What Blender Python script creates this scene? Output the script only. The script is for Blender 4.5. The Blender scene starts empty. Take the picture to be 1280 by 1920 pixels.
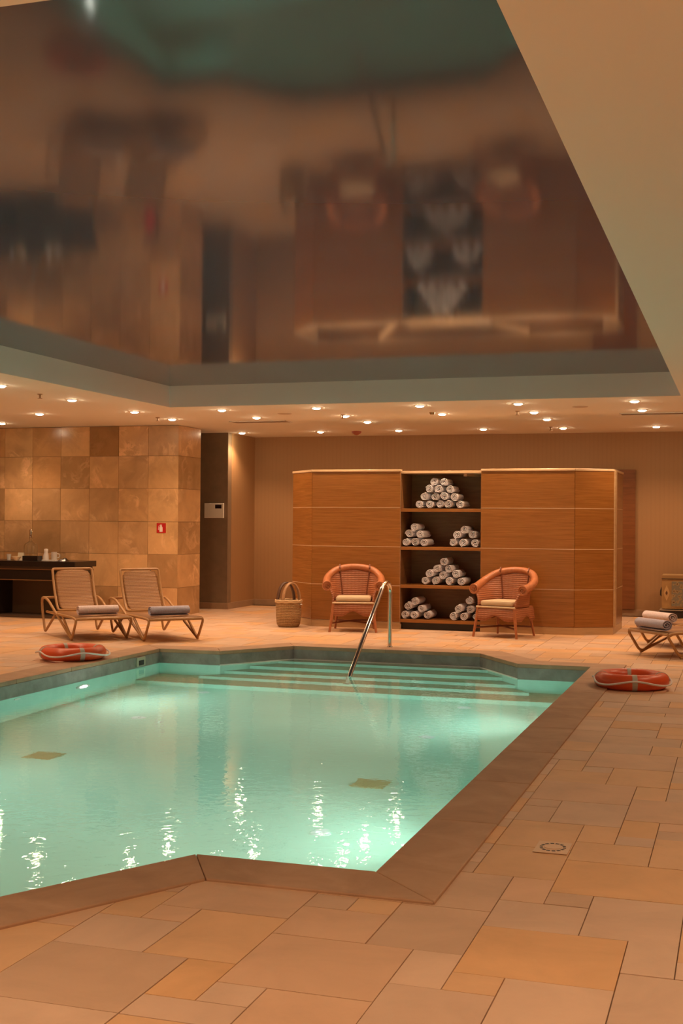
import bpy, bmesh, math, random
from mathutils import Vector, Matrix
random.seed(11)
PI = math.pi
S = bpy.context.scene
COL = S.collection

# ---------------------------------------------------------------- camera
YAW, PITCH, ROLL = 0.31060, 0.0070565, 0.0076565
F = Vector((-math.sin(YAW)*math.cos(PITCH), math.cos(YAW)*math.cos(PITCH), math.sin(PITCH)))
R = Vector((math.cos(YAW), math.sin(YAW), 0)); U = R.cross(F)
R2 = R*math.cos(ROLL)+U*math.sin(ROLL); U2 = -R*math.sin(ROLL)+U*math.cos(ROLL)
cd = bpy.data.cameras.new('camera'); cam = bpy.data.objects.new('camera', cd); COL.objects.link(cam)
cd.sensor_fit = 'HORIZONTAL'; cd.sensor_width = 36; cd.lens = 2330.67/1280*36
cd.clip_end = 100
cam.matrix_world = Matrix(((R2.x, U2.x, -F.x, 0), (R2.y, U2.y, -F.y, 0), (R2.z, U2.z, -F.z, 1.5), (0, 0, 0, 1)))
S.camera = cam

# ---------------------------------------------------------------- world, exposure, light levels
w = bpy.data.worlds.new('world'); S.world = w; w.use_nodes = True
w.node_tree.nodes['Background'].inputs[0].default_value = (.9, .6, .4, 1)
w.node_tree.nodes['Background'].inputs[1].default_value = 0.0
S.view_settings.view_transform = 'Standard'; S.view_settings.look = 'None'
S.view_settings.exposure = 0.0; S.view_settings.gamma = 1; S.view_settings.use_curve_mapping = False
S.cycles.max_bounces = 10; S.cycles.diffuse_bounces = 5; S.cycles.glossy_bounces = 5; S.cycles.transmission_bounces = 8
S.cycles.sample_clamp_indirect = 6
LAMP_COL = (1.0, .61, .36)
SPOT_W = 69.0          # each ceiling downlight
LENS_E = 150.0           # its glowing lens
POOL_COL = (1.0, .98, .86)
POOL_E = 560.0
POOL_W = 60.0          # beam of each underwater lamp          # underwater lamp lens

# ---------------------------------------------------------------- mesh helpers
class MB:
    def __init__(s): s.v = []; s.f = []
    def box(s, x0, x1, y0, y1, z0, z1, T=None):
        n = len(s.v)
        P = [(x0,y0,z0),(x1,y0,z0),(x1,y1,z0),(x0,y1,z0),(x0,y0,z1),(x1,y0,z1),(x1,y1,z1),(x0,y1,z1)]
        if T: P = [tuple(T @ Vector(p)) for p in P]
        s.v += P
        s.f += [tuple(n+i for i in q) for q in ((0,3,2,1),(4,5,6,7),(0,1,5,4),(1,2,6,5),(2,3,7,6),(3,0,4,7))]
        return s
    def prism(s, poly, z0, z1):
        n = len(s.v); k = len(poly)
        s.v += [(p[0],p[1],z0) for p in poly]+[(p[0],p[1],z1) for p in poly]
        s.f.append(tuple(n+i for i in reversed(range(k)))); s.f.append(tuple(n+k+i for i in range(k)))
        for i in range(k):
            j = (i+1) % k; s.f.append((n+i, n+j, n+k+j, n+k+i))
        return s
    def poly(s, pts):
        n = len(s.v); s.v += [tuple(p) for p in pts]; s.f.append(tuple(range(n, n+len(pts)))); return s
    def tube(s, pts, r, seg=8, closed=False, caps=True):
        pts = [Vector(p) for p in pts]; k = len(pts); n = len(s.v)
        rr = r if isinstance(r, (list, tuple)) else [r]*k
        tang = []
        for i in range(k):
            a = pts[(i-1) % k] if (closed or i > 0) else pts[i]
            b = pts[(i+1) % k] if (closed or i < k-1) else pts[i]
            tang.append((b-a).normalized())
        up = Vector((0,0,1)) if abs(tang[0].z) < .9 else Vector((1,0,0))
        nrm = (up-tang[0]*up.dot(tang[0])).normalized()
        for i in range(k):
            t = tang[i]; nrm = (nrm-t*nrm.dot(t)).normalized(); b = t.cross(nrm)
            for j in range(seg):
                a = 2*PI*j/seg
                s.v.append(tuple(pts[i]+(nrm*math.cos(a)+b*math.sin(a))*rr[i]))
        m = k if closed else k-1
        for i in range(m):
            i2 = (i+1) % k
            for j in range(seg):
                j2 = (j+1) % seg
                s.f.append((n+i*seg+j, n+i*seg+j2, n+i2*seg+j2, n+i2*seg+j))
        if caps and not closed:
            s.f.append(tuple(n+j for j in reversed(range(seg)))); s.f.append(tuple(n+(k-1)*seg+j for j in range(seg)))
        return s
    def lathe(s, prof, seg=24, c=(0,0,0)):
        n = len(s.v); k = len(prof)
        for r, z in prof:
            for j in range(seg):
                a = 2*PI*j/seg; s.v.append((c[0]+r*math.cos(a), c[1]+r*math.sin(a), c[2]+z))
        for i in range(k-1):
            for j in range(seg):
                j2 = (j+1) % seg; s.f.append((n+i*seg+j, n+i*seg+j2, n+(i+1)*seg+j2, n+(i+1)*seg+j))
        if prof[0][0] > 1e-5: s.f.append(tuple(n+j for j in reversed(range(seg))))
        if prof[-1][0] > 1e-5: s.f.append(tuple(n+(k-1)*seg+j for j in range(seg)))
        return s
    def grid(s, rows):
        """rows of points -> quad surface"""
        n = len(s.v); m = len(rows[0])
        for r in rows: s.v += [tuple(p) for p in r]
        for i in range(len(rows)-1):
            for j in range(m-1):
                s.f.append((n+i*m+j, n+i*m+j+1, n+(i+1)*m+j+1, n+(i+1)*m+j))
        return s
    def mesh(s, name, mat, smooth=False):
        me = bpy.data.meshes.new(name); me.from_pydata(s.v, [], s.f); me.update()
        bm = bmesh.new(); bm.from_mesh(me); bmesh.ops.remove_doubles(bm, verts=bm.verts, dist=1e-5)
        bmesh.ops.recalc_face_normals(bm, faces=bm.faces); bm.to_mesh(me); bm.free()
        me.materials.append(mat)
        if smooth:
            me.polygons.foreach_set('use_smooth', [True]*len(me.polygons))
            me.set_sharp_from_angle(angle=math.radians(40))
        return me
    def obj(s, name, mat, parent=None, smooth=False, bevel=0, solid=0, subsurf=0):
        return link(name, s.mesh(name, mat, smooth), parent, bevel=bevel, solid=solid, subsurf=subsurf)

def link(name, me, parent=None, loc=None, rotz=0, bevel=0, solid=0, subsurf=0):
    o = bpy.data.objects.new(name, me); COL.objects.link(o)
    if parent: o.parent = parent
    if loc: o.location = loc
    if rotz: o.rotation_euler = (0, 0, rotz)
    if solid: m = o.modifiers.new('solid', 'SOLIDIFY'); m.thickness = solid; m.offset = 0
    if subsurf: m = o.modifiers.new('sub', 'SUBSURF'); m.levels = subsurf; m.render_levels = subsurf
    if bevel:
        m = o.modifiers.new('bevel', 'BEVEL'); m.width = bevel; m.segments = 2; m.limit_method = 'ANGLE'
    return o

def tag(o, label=None, cat=None, group=None, kind=None):
    if label: o['label'] = label
    if cat: o['category'] = cat
    if group: o['group'] = group
    if kind: o['kind'] = kind
    return o
def thing(name, label, cat, loc=(0,0,0), rotz=0, group=None):
    o = bpy.data.objects.new(name, None); COL.objects.link(o); o.location = loc; o.rotation_euler = (0,0,rotz)
    o.empty_display_size = .1
    return tag(o, label, cat, group)
def struct(o, label=None): return tag(o, label, kind='structure')
def dup(root, loc, rotz, label):
    r = root.copy(); COL.objects.link(r); r.location = loc; r.rotation_euler = (0,0,rotz); r['label'] = label
    for ch in list(root.children):
        c = ch.copy(); COL.objects.link(c); c.parent = r
        for g in ch.children:
            d = g.copy(); COL.objects.link(d); d.parent = c
    return r
def bez(pts, n=8):
    """Catmull-Rom through pts"""
    P = [Vector(p) for p in pts]; out = []
    for i in range(len(P)-1):
        p0 = P[max(i-1,0)]; p1 = P[i]; p2 = P[i+1]; p3 = P[min(i+2,len(P)-1)]
        for k in range(n):
            t = k/n
            out.append(.5*((2*p1)+(-p0+p2)*t+(2*p0-5*p1+4*p2-p3)*t*t+(-p0+3*p1-3*p2+p3)*t**3))
    out.append(P[-1]); return out
def rounded(pts, r, n=5):
    """polyline with rounded corners"""
    P = [Vector(p) for p in pts]; out = [P[0]]
    for i in range(1, len(P)-1):
        a = (P[i-1]-P[i]); b = (P[i+1]-P[i]); d = min(r, a.length*.48, b.length*.48)
        p = P[i]+a.normalized()*d; q = P[i]+b.normalized()*d
        for k in range(n+1):
            t = k/n; out.append((1-t)**2*p+2*t*(1-t)*P[i]+t*t*q)
    out.append(P[-1]); return out

# ---------------------------------------------------------------- materials
def new_mat(name):
    m = bpy.data.materials.new(name); m.use_nodes = True
    nt = m.node_tree; return m, nt, nt.nodes['Principled BSDF']
def N(nt, t, **kw):
    n = nt.nodes.new(t)
    for k, v in kw.items():
        if k in n.inputs: n.inputs[k].default_value = v
        else: setattr(n, k, v)
    return n
def coords(nt, scale=(1,1,1), rnd=False, rot=(0,0,0)):
    tc = N(nt, 'ShaderNodeTexCoord'); mp = N(nt, 'ShaderNodeMapping'); mp.inputs['Scale'].default_value = scale
    mp.inputs['Rotation'].default_value = rot
    if rnd:
        oi = N(nt, 'ShaderNodeObjectInfo'); mu = N(nt, 'ShaderNodeMath', operation='MULTIPLY'); mu.inputs[1].default_value = 57
        nt.links.new(oi.outputs['Random'], mu.inputs[0])
        ad = N(nt, 'ShaderNodeVectorMath', operation='ADD')
        nt.links.new(tc.outputs['Object'], ad.inputs[0]); nt.links.new(mu.outputs[0], ad.inputs[1])
        nt.links.new(ad.outputs[0], mp.inputs['Vector'])
    else: nt.links.new(tc.outputs['Object'], mp.inputs['Vector'])
    return mp.outputs[0]
def ramp(nt, fac, stops):
    r = N(nt, 'ShaderNodeValToRGB'); e = r.color_ramp.elements
    while len(e) < len(stops): e.new(.5)
    for i, (p, c) in enumerate(stops): e[i].position = p; e[i].color = (*c, 1)
    nt.links.new(fac, r.inputs[0]); return r.outputs[0]
def bump(nt, b, h, strength, dist=.01):
    n = N(nt, 'ShaderNodeBump'); n.inputs['Strength'].default_value = strength; n.inputs['Distance'].default_value = dist
    nt.links.new(h, n.inputs['Height']); nt.links.new(n.outputs[0], b.inputs['Normal'])
def plain(name, col, rough=.5, metal=0, spec=.5, noise=0, nscale=8):
    m, nt, b = new_mat(name)
    b.inputs['Base Color'].default_value = (*col, 1); b.inputs['Roughness'].default_value = rough
    b.inputs['Metallic'].default_value = metal; b.inputs['Specular IOR Level'].default_value = spec
    if noise:
        t = N(nt, 'ShaderNodeTexNoise', Scale=nscale, Detail=4); nt.links.new(coords(nt), t.inputs['Vector'])
        lo = [c*(1-noise) for c in col]; hi = [min(1, c*(1+noise)) for c in col]
        nt.links.new(ramp(nt, t.outputs['Fac'], [(.3, lo), (.7, hi)]), b.inputs['Base Color'])
        bump(nt, b, t.outputs['Fac'], .15, .004)
    return m
def stone(name, c0, c1, c2, scale=2.2, rough=.42, rnd=True, veins=0, bs=.25):
    m, nt, b = new_mat(name); co = coords(nt, rnd=rnd)
    t = N(nt, 'ShaderNodeTexNoise', Scale=scale, Detail=7, Roughness=.6, Distortion=.6); nt.links.new(co, t.inputs['Vector'])
    col = ramp(nt, t.outputs['Fac'], [(.3, c0), (.5, c1), (.7, c2)])
    if veins:
        t2 = N(nt, 'ShaderNodeTexNoise', Scale=scale*.9, Detail=7, Roughness=.65, Distortion=1.2); nt.links.new(co, t2.inputs['Vector'])
        v = ramp(nt, t2.outputs['Fac'], [(.42, (0,0,0)), (.5, (veins,)*3), (.56, (0,0,0))])
        t4 = N(nt, 'ShaderNodeTexNoise', Scale=scale*.9, Detail=2); nt.links.new(co, t4.inputs['Vector'])
        mk = N(nt, 'ShaderNodeMapRange'); mk.inputs['From Min'].default_value = .48; mk.inputs['From Max'].default_value = .66; nt.links.new(t4.outputs['Fac'], mk.inputs['Value'])
        mm = N(nt, 'ShaderNodeMath', operation='MULTIPLY'); nt.links.new(v, mm.inputs[0]); nt.links.new(mk.outputs[0], mm.inputs[1])
        mx = N(nt, 'ShaderNodeMix', data_type='RGBA'); nt.links.new(mm.outputs[0], mx.inputs[0])
        nt.links.new(col, mx.inputs[6]); mx.inputs[7].default_value = (min(1, c2[0]*1.35), min(1, c2[1]*1.4), min(1, c2[2]*1.6), 1)
        col = mx.outputs[2]
    nt.links.new(col, b.inputs['Base Color']); b.inputs['Roughness'].default_value = rough
    t3 = N(nt, 'ShaderNodeTexNoise', Scale=scale*9, Detail=4); nt.links.new(co, t3.inputs['Vector'])
    bump(nt, b, t3.outputs['Fac'], bs, .003)
    return m
def wood(name, c0, c1, scale=(1.2, 1.2, 14), rough=.35):
    m, nt, b = new_mat(name); co = coords(nt, scale=scale, rnd=True)
    t = N(nt, 'ShaderNodeTexNoise', Scale=2.2, Detail=6, Roughness=.6, Distortion=.5); nt.links.new(co, t.inputs['Vector'])
    nt.links.new(ramp(nt, t.outputs['Fac'], [(.3, c0), (.68, c1)]), b.inputs['Base Color'])
    b.inputs['Roughness'].default_value = rough
    return m
def glow(name, col, e):
    m = bpy.data.materials.new(name); m.use_nodes = True; nt = m.node_tree; nt.nodes.clear()
    em = N(nt, 'ShaderNodeEmission', Color=(*col, 1), Strength=e); o = N(nt, 'ShaderNodeOutputMaterial')
    nt.links.new(em.outputs[0], o.inputs[0]); return m

def mulc(c, k): return tuple(min(1, x*k) for x in c)
PAVE = []
for i, c in enumerate([(.66,.42,.26), (.64,.44,.30), (.70,.43,.23), (.60,.40,.26), (.68,.47,.32), (.72,.42,.20)]):
    PAVE.append(stone('paving_stone_%d' % i, mulc(c, .84), mulc(c, .95), mulc(c, 1.04), scale=2.6, rough=.48))
M_joint = plain('paving_joint', (.22,.14,.09), .8)
M_coping = stone('coping_sandstone', (.36,.21,.12), (.43,.26,.15), (.50,.31,.19), scale=3, rough=.55)
M_band = stone('waterline_slate', (.20,.18,.17), (.27,.245,.225), (.33,.30,.28), scale=5, rough=.5, rnd=False)
M_pool = plain('pool_liner', (.40,.78,.675), .5, noise=.05, nscale=.8)
M_white = plain('white_plastic', (.82,.82,.78), .4)
M_ceil = plain('ceiling_paint', (.82,.77,.68), .75)
M_fascia = plain('fascia_paint', (.88,.82,.80), .7)
M_thermo = plain('thermostat_plastic', (.8,.76,.66), .35)
TILEM = {}
for k, c in {'a': (.58,.36,.17), 'b': (.51,.31,.145), 'c': (.48,.27,.115), 'd': (.37,.22,.10), 'e': (.44,.27,.13), 'f': (.30,.165,.065)}.items():
    TILEM[k] = stone('wall_marble_'+k, mulc(c, .95), mulc(c, 1.18), mulc(c, 1.36), scale=2.4, rough=.22, veins=.75 if k in 'bde' else .35, bs=.03)
M_grout = plain('wall_grout', (.20,.12,.06), .8)
M_wood = wood('cabinet_veneer', (.225,.084,.016), (.335,.135,.030), scale=(1.1,1.1,34), rough=.27)
M_wood_dark = wood('shelf_veneer', (.20,.09,.03), (.30,.14,.05))
M_rim = wood('cabinet_rim', (.60,.40,.22), (.72,.5,.3))
M_plinth = wood('cabinet_plinth', (.42,.26,.12), (.52,.34,.18))
M_base = plain('baseboard_stone', (.34,.22,.13), .4, noise=.1)
M_darkwall = plain('hallway_wall', (.22,.15,.09), .6, noise=.08)
M_chrome = plain('polished_steel', (.72,.70,.66), .12, metal=1)
M_black = plain('black_lacquer', (.018,.012,.010), .25)
M_gold = plain('gold_line', (.35,.20,.08), .35, metal=.6)
M_towel = plain('white_terry', (.76,.74,.78), .95, noise=.04, nscale=40)
M_towel_l = plain('lavender_terry', (.44,.41,.50), .95, noise=.1, nscale=60)
M_towel_p = plain('pink_white_terry', (.66,.55,.55), .95, noise=.1, nscale=60)
M_cushion = plain('cream_cushion', (.56,.42,.27), .8, noise=.05)
M_cane = plain('cane_frame', (.42,.225,.085), .4)
M_rat = plain('rattan_pole', (.42,.15,.06), .35, noise=.12, nscale=20)
M_rat_dark = plain('rattan_dark_pole', (.20,.065,.03), .4)
M_orange = plain('lifebuoy_orange', (.72,.10,.025), .35)
M_tape = plain('grey_reflective_tape', (.46,.42,.36), .4)
M_rope = plain('white_rope', (.72,.68,.66), .8)
M_red = plain('red_enamel', (.55,.02,.02), .35)
M_rubber = plain('black_rubber', (.02,.02,.02), .5)

def weave(name, c0, c1, sx, sz, rough=.45):
    m, nt, b = new_mat(name); co = coords(nt)
    w1 = N(nt, 'ShaderNodeTexWave', wave_type='BANDS', bands_direction='Z', Scale=sz, Distortion=1.2); w1.inputs['Detail Scale'].default_value = 3
    w2 = N(nt, 'ShaderNodeTexWave', wave_type='BANDS', bands_direction='X', Scale=sx, Distortion=.2)
    nt.links.new(co, w1.inputs['Vector']); nt.links.new(co, w2.inputs['Vector'])
    mu = N(nt, 'ShaderNodeMath', operation='MULTIPLY'); nt.links.new(w1.outputs['Fac'], mu.inputs[0]); nt.links.new(w2.outputs['Fac'], mu.inputs[1])
    ad = N(nt, 'ShaderNodeMath', operation='ADD'); nt.links.new(mu.outputs[0], ad.inputs[0]); nt.links.new(w1.outputs['Fac'], ad.inputs[1])
    nt.links.new(ramp(nt, ad.outputs[0], [(.2, c0), (1.0, c1)]), b.inputs['Base Color']); b.inputs['Roughness'].default_value = rough
    bump(nt, b, ad.outputs[0], .5, .006)
    return m
M_ratweave = weave('rattan_weave', (.30,.10,.04), (.40,.145,.06), 6, 12)
M_caneweave = weave('cane_weave', (.27,.125,.045), (.42,.22,.085), 20, 17)
M_basket = weave('basket_weave', (.24,.14,.06), (.46,.29,.13), 12, 14, .8)

# ribbed wallpaper
def wallpaper():
    m, nt, b = new_mat('ribbed_wallpaper'); co = coords(nt)
    wv = N(nt, 'ShaderNodeTexWave', wave_type='BANDS', bands_direction='DIAGONAL', Scale=9, Distortion=.0)
    # vertical ribs: x+y only
    mp = N(nt, 'ShaderNodeMapping'); mp.inputs['Scale'].default_value = (1, 1, 0); nt.links.new(co, mp.inputs['Vector']); nt.links.new(mp.outputs[0], wv.inputs['Vector'])
    n = N(nt, 'ShaderNodeTexNoise', Scale=1.5, Detail=3); nt.links.new(mp.outputs[0], n.inputs['Vector'])
    ad = N(nt, 'ShaderNodeMath', operation='ADD'); nt.links.new(wv.outputs['Fac'], ad.inputs[0]); nt.links.new(n.outputs['Fac'], ad.inputs[1])
    nt.links.new(ramp(nt, ad.outputs[0], [(.3, (.345,.195,.084)), (1.0, (.365,.207,.09))]), b.inputs['Base Color'])
    b.inputs['Roughness'].default_value = .6; bump(nt, b, wv.outputs['Fac'], .12, .003)
    return m
M_wall = wallpaper()

# glossy stretched ceiling
m, nt, b = new_mat('stretch_film'); M_film = m
b.inputs['Base Color'].default_value = (.082, .082, .112, 1); b.inputs['Roughness'].default_value = .075
b.inputs['IOR'].default_value = 1.34; b.inputs['Specular IOR Level'].default_value = .40
t = N(nt, 'ShaderNodeTexNoise', Scale=.9, Detail=2); nt.links.new(coords(nt), t.inputs['Vector']); bump(nt, b, t.outputs['Fac'], .03, .01)

# water
m = bpy.data.materials.new('clear_water'); m.use_nodes = True; nt = m.node_tree; M_water = m
b = nt.nodes['Principled BSDF']
b.inputs['Base Color'].default_value = (.90, 1, .95, 1); b.inputs['Roughness'].default_value = 0
b.inputs['Transmission Weight'].default_value = 1; b.inputs['IOR'].default_value = 1.33
co = coords(nt, scale=(1, 1, 1))
t = N(nt, 'ShaderNodeTexNoise', Scale=13, Detail=2.5, Roughness=.5, Distortion=.6); nt.links.new(co, t.inputs['Vector'])
bump(nt, b, t.outputs['Fac'], .20, .007)

m, nt, b = new_mat('clear_glass'); M_glass = m
b.inputs['Base Color'].default_value = (.95,.97,.95,1); b.inputs['Roughness'].default_value = .03; b.inputs['Transmission Weight'].default_value = 1
M_lens = glow('downlight_lens', (1, .80, .52), LENS_E)
M_poollens = glow('pool_lamp_lens', POOL_COL, POOL_E)

# ================================================================ STRUCTURE
H = 2.965; HM = 3.243            # low ceiling, stretched ceiling
YB = 20.5                        # back wall
XL, XR, YF = -13.2, 3.2, -3.0    # far left, right and rear walls of the hall
K = .992
P_IN = [(-1.48,5.13),(-1.48,13.13),(-2.24,13.13),(-2.82,14.0),(-5.08,14.0),(-5.66,13.13),(-6.42,13.13),
        (-6.42,5.13),(-5.58,5.13),(-5.0,4.1),(-2.9,4.1),(-2.32,5.13)]
P_IN = [(x*K, y*K) for x, y in P_IN]
CX = -3.95*K
def offset(poly, d):
    out = []; k = len(poly)
    for i in range(k):
        a = Vector(poly[i-1]); p = Vector(poly[i]); q = Vector(poly[(i+1) % k])
        d1 = (p-a).normalized(); d2 = (q-p).normalized()
        n1 = Vector((d1.y, -d1.x)); n2 = Vector((d2.y, -d2.x))
        m_ = (n1+n2); m_ = m_/m_.dot(n1)
        out.append(tuple(p+m_*d))
    return out
P_OUT = offset(P_IN, .335); P_MID = offset(P_IN, .17)
def inside(poly, x, y):
    c = False; k = len(poly)
    for i in range(k):
        x1, y1 = poly[i]; x2, y2 = poly[(i+1) % k]
        if (y1 > y) != (y2 > y) and x < (x2-x1)*(y-y1)/(y2-y1)+x1: c = not c
    return c

# ---- floor slab (with the pool cut out) under the paving
def ring(name, outer, inner, z, mat, parent=None):
    bm = bmesh.new()
    vo = [bm.verts.new((x, y, z)) for x, y in outer]; vi = [bm.verts.new((x, y, z)) for x, y in inner]
    es = [bm.edges.new((vo[i], vo[(i+1) % len(vo)])) for i in range(len(vo))]+[bm.edges.new((vi[i], vi[(i+1) % len(vi)])) for i in range(len(vi))]
    bmesh.ops.triangle_fill(bm, use_beauty=True, use_dissolve=False, edges=es)
    bmesh.ops.recalc_face_normals(bm, faces=bm.faces)
    me = bpy.data.meshes.new(name); bm.to_mesh(me); bm.free(); me.materials.append(mat)
    return link(name, me, parent)
floor = ring('floor', [(XL,YF),(XR,YF),(XR,YB+.2),(XL,YB+.2)], P_MID, -.013, M_joint)
m_ = floor.modifiers.new('solid', 'SOLIDIFY'); m_.thickness = .05; m_.offset = -1
for p in floor.data.polygons:
    if p.normal.z < 0: floor.data.flip_normals(); break
struct(floor)

# ---- paving stones on a 0.177 x 0.168 m lattice read off the photograph
UX, VY = .1767, .168
def cell_xy(u, v): return -.2+u*UX, 3.4+v*VY
U0, U1 = int((XL+.2)/UX)+1, int((XR+.2)/UX)-1
V0, V1 = int((YF-3.4)/VY)+1, int((YB-3.4)/VY)
kept = set()
for u in range(U0, U1):
    for v in range(V0, V1):
        x, y = cell_xy(u+.5, v+.5)
        if inside(P_MID, x, y): continue
        kept.add((u, v))
EXPL = [(-4,-1,4,7,5),(-4,-3,3,4,2),(-5,-4,3,5,4),(-6,-4,5,8,3),(-7,-6,7,8,2),(-8,-5,2,5,0),(-8,-7,1,2,4),(-7,-5,0,2,0),
 (-3,-1,1,4,4),(-5,-3,0,3,1),(-1,0,5,7,4),(-1,1,2,5,1),(-2,0,7,10,1),(-4,-2,7,9,1),(-3,-2,9,10,3),(-4,-3,9,11,0),(-3,0,10,13,5),
 (-6,-4,8,11,3),(-5,-3,11,14,2),(-3,-1,13,15,2),(-3,-2,15,17,2),(-2,-1,15,16,1),(-5,-3,14,17,2),(-4,-2,17,20,1),(-5,-4,17,19,3),
 (-5,-4,19,20,3),(-5,-2,20,23,0),(-2,-1,21,23,2),(-2,0,18,21,0),(-2,-1,16,18,5),(-1,1,13,16,2),(-5,-4,25,27,2),(-4,-3,25,26,1),
 (-4,-1,26,29,0),(-4,-2,29,31,1),(-3,-1,23,26,2),(-5,-3,23,25,2),(-12,-10,3,5,1),(-11,-10,5,6,0),(-10,-8,3,6,2),(-12,-11,5,7,2),
 (-11,-8,6,9,0),(-12,-9,0,3,3),(-9,-8,1,3,5),(-13,-12,4,6,0),(-14,-12,1,4,2),(-8,-6,5,7,0),(-8,-7,7,8,3),(-12,-9,-3,0,4),
 (0,1,5,6,4),(0,2,6,9,2),(-6,-5,11,12,3)]
groups = []; used = set()
for u0, u1, v0, v1, t in EXPL:
    cs = [(u, v) for u in range(u0, u1) for v in range(v0, v1) if (u, v) in kept and (u, v) not in used]
    if cs: groups.append((cs, t)); used.update(cs)
sizes = [(3,2),(2,3),(3,3),(2,2),(2,1),(1,2),(1,1)]
wts = [5,5,2,5,4,3,2]
for v in range(V0, V1):
    for u in range(U0, U1):
        if (u, v) in used or (u, v) not in kept: continue
        order = []
        pool_ = list(zip(sizes, wts))
        while pool_:
            i = random.choices(range(len(pool_)), [q[1] for q in pool_])[0]; order.append(pool_.pop(i)[0])
        for a, b_ in order:
            cs = [(u+i, v+j) for i in range(a) for j in range(b_)]
            if all(c in kept and c not in used for c in cs): break
        else: cs = [(u, v)]
        groups.append((cs, random.randrange(6))); used.update(cs)
def stone_geo(mb, cs, top):
    s_ = set(cs); g = .0022; n0 = {}
    def corner(u, v, cu, cv, z):
        # corner (cu,cv in 0/1) of cell, inset where the neighbours are not of this stone
        x, y = cell_xy(u+cu, v+cv); du = 1 if cu else -1; dv = 1 if cv else -1
        if (u+du, v) not in s_: x -= du*g
        if (u, v+dv) not in s_: y -= dv*g
        key = (round(x, 5), round(y, 5), z)
        if key not in n0: n0[key] = len(mb.v); mb.v.append((x, y, z))
        return n0[key]
    for u, v in cs:
        c = [(0,0),(1,0),(1,1),(0,1)]
        t = [corner(u, v, a, b, top) for a, b in c]; mb.f.append(tuple(t))
        for k_, (du, dv) in enumerate([(0,-1),(1,0),(0,1),(-1,0)]):
            if (u+du, v+dv) not in s_:
                a, b = c[k_], c[(k_+1) % 4]
                mb.f.append((corner(u, v, *b, top), corner(u, v, *a, top), corner(u, v, *a, -.012), corner(u, v, *b, -.012)))
def project(x, y, z):
    d = Vector((x, y, z-1.5)); dz = d.dot(F)
    if dz < .3: return None
    return 640+2330.67*d.dot(R2)/dz, 960-2330.67*d.dot(U2)/dz, dz
rank = []
for gi, (cs, t) in enumerate(groups):
    x, y = cell_xy(sum(c[0] for c in cs)/len(cs)+.5, sum(c[1] for c in cs)/len(cs)+.5)
    p = project(x, y, 0)
    sc = -1
    if p and -60 < p[0] < 1340 and p[1] < 2000: sc = len(cs)/p[2]**3
    rank.append((sc, gi))
rank.sort(reverse=True)
single = set(g for s, g in rank[:290] if s > 0)
rest = [MB() for _ in PAVE]
for gi, (cs, t) in enumerate(groups):
    top = random.uniform(-.0012, .0008)
    if gi in single:
        mb = MB(); stone_geo(mb, cs, top); mb.obj('paving_stone', PAVE[t], floor)
    else: stone_geo(rest[t], cs, top)
for i, mb in enumerate(rest):
    o = mb.obj('distant_paving', PAVE[i], floor); tag(o, kind='stuff')

# ---- pool: basin, waterline band, coping stones, steps, lamps, inlets, drains
ZW = -.15; ZF = -1.30
basin = MB()
k = len(P_IN)
for i in range(k):
    a, b_ = P_IN[i], P_IN[(i+1) % k]
    basin.poly([(a[0],a[1],ZF),(b_[0],b_[1],ZF),(b_[0],b_[1],ZW-.012),(a[0],a[1],ZW-.012)])
basin.poly([(x, y, ZF) for x, y in P_IN])
me = basin.mesh('pool_basin', M_pool)
pool = struct(link('pool_basin', me))
band = MB(); PB = offset(P_IN, -.004)
for i in range(k):
    a, b_ = PB[i], PB[(i+1) % k]; c_, d_ = P_MID[i], P_MID[(i+1) % k]
    band.poly([(a[0],a[1],ZW-.02),(b_[0],b_[1],ZW-.02),(b_[0],b_[1],-.03),(a[0],a[1],-.03)])
    band.poly([(a[0],a[1],ZW-.02),(b_[0],b_[1],ZW-.02),(d_[0],d_[1],ZW-.02),(c_[0],c_[1],ZW-.02)])
band.obj('waterline_band', M_band, pool)
# coping
CT = .012
for i in range(k):
    a, b_ = Vector(P_IN[i]), Vector(P_IN[(i+1) % k]); ao, bo = Vector(P_OUT[i]), Vector(P_OUT[(i+1) % k])
    L = (b_-a).length; n = max(1, round(L/.95)); d = (b_-a)/L; g = .0018
    for j in range(n):
        t0, t1 = j/n, (j+1)/n
        q = [a.lerp(b_, t0), a.lerp(b_, t1), ao.lerp(bo, t1), ao.lerp(bo, t0)]
        # straight cuts except at the mitred ends
        if j > 0: q[3] = q[0]+(Vector((d.y, -d.x))*.335)
        if j < n-1: q[2] = q[1]+(Vector((d.y, -d.x))*.335)
        q = [q[0]+d*g, q[1]-d*g, q[2]-d*g, q[3]+d*g]
        mb = MB(); mb.prism([tuple(p) for p in q], -.032, CT)
        o = mb.obj('coping_stone', M_coping, pool, bevel=.005)
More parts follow.
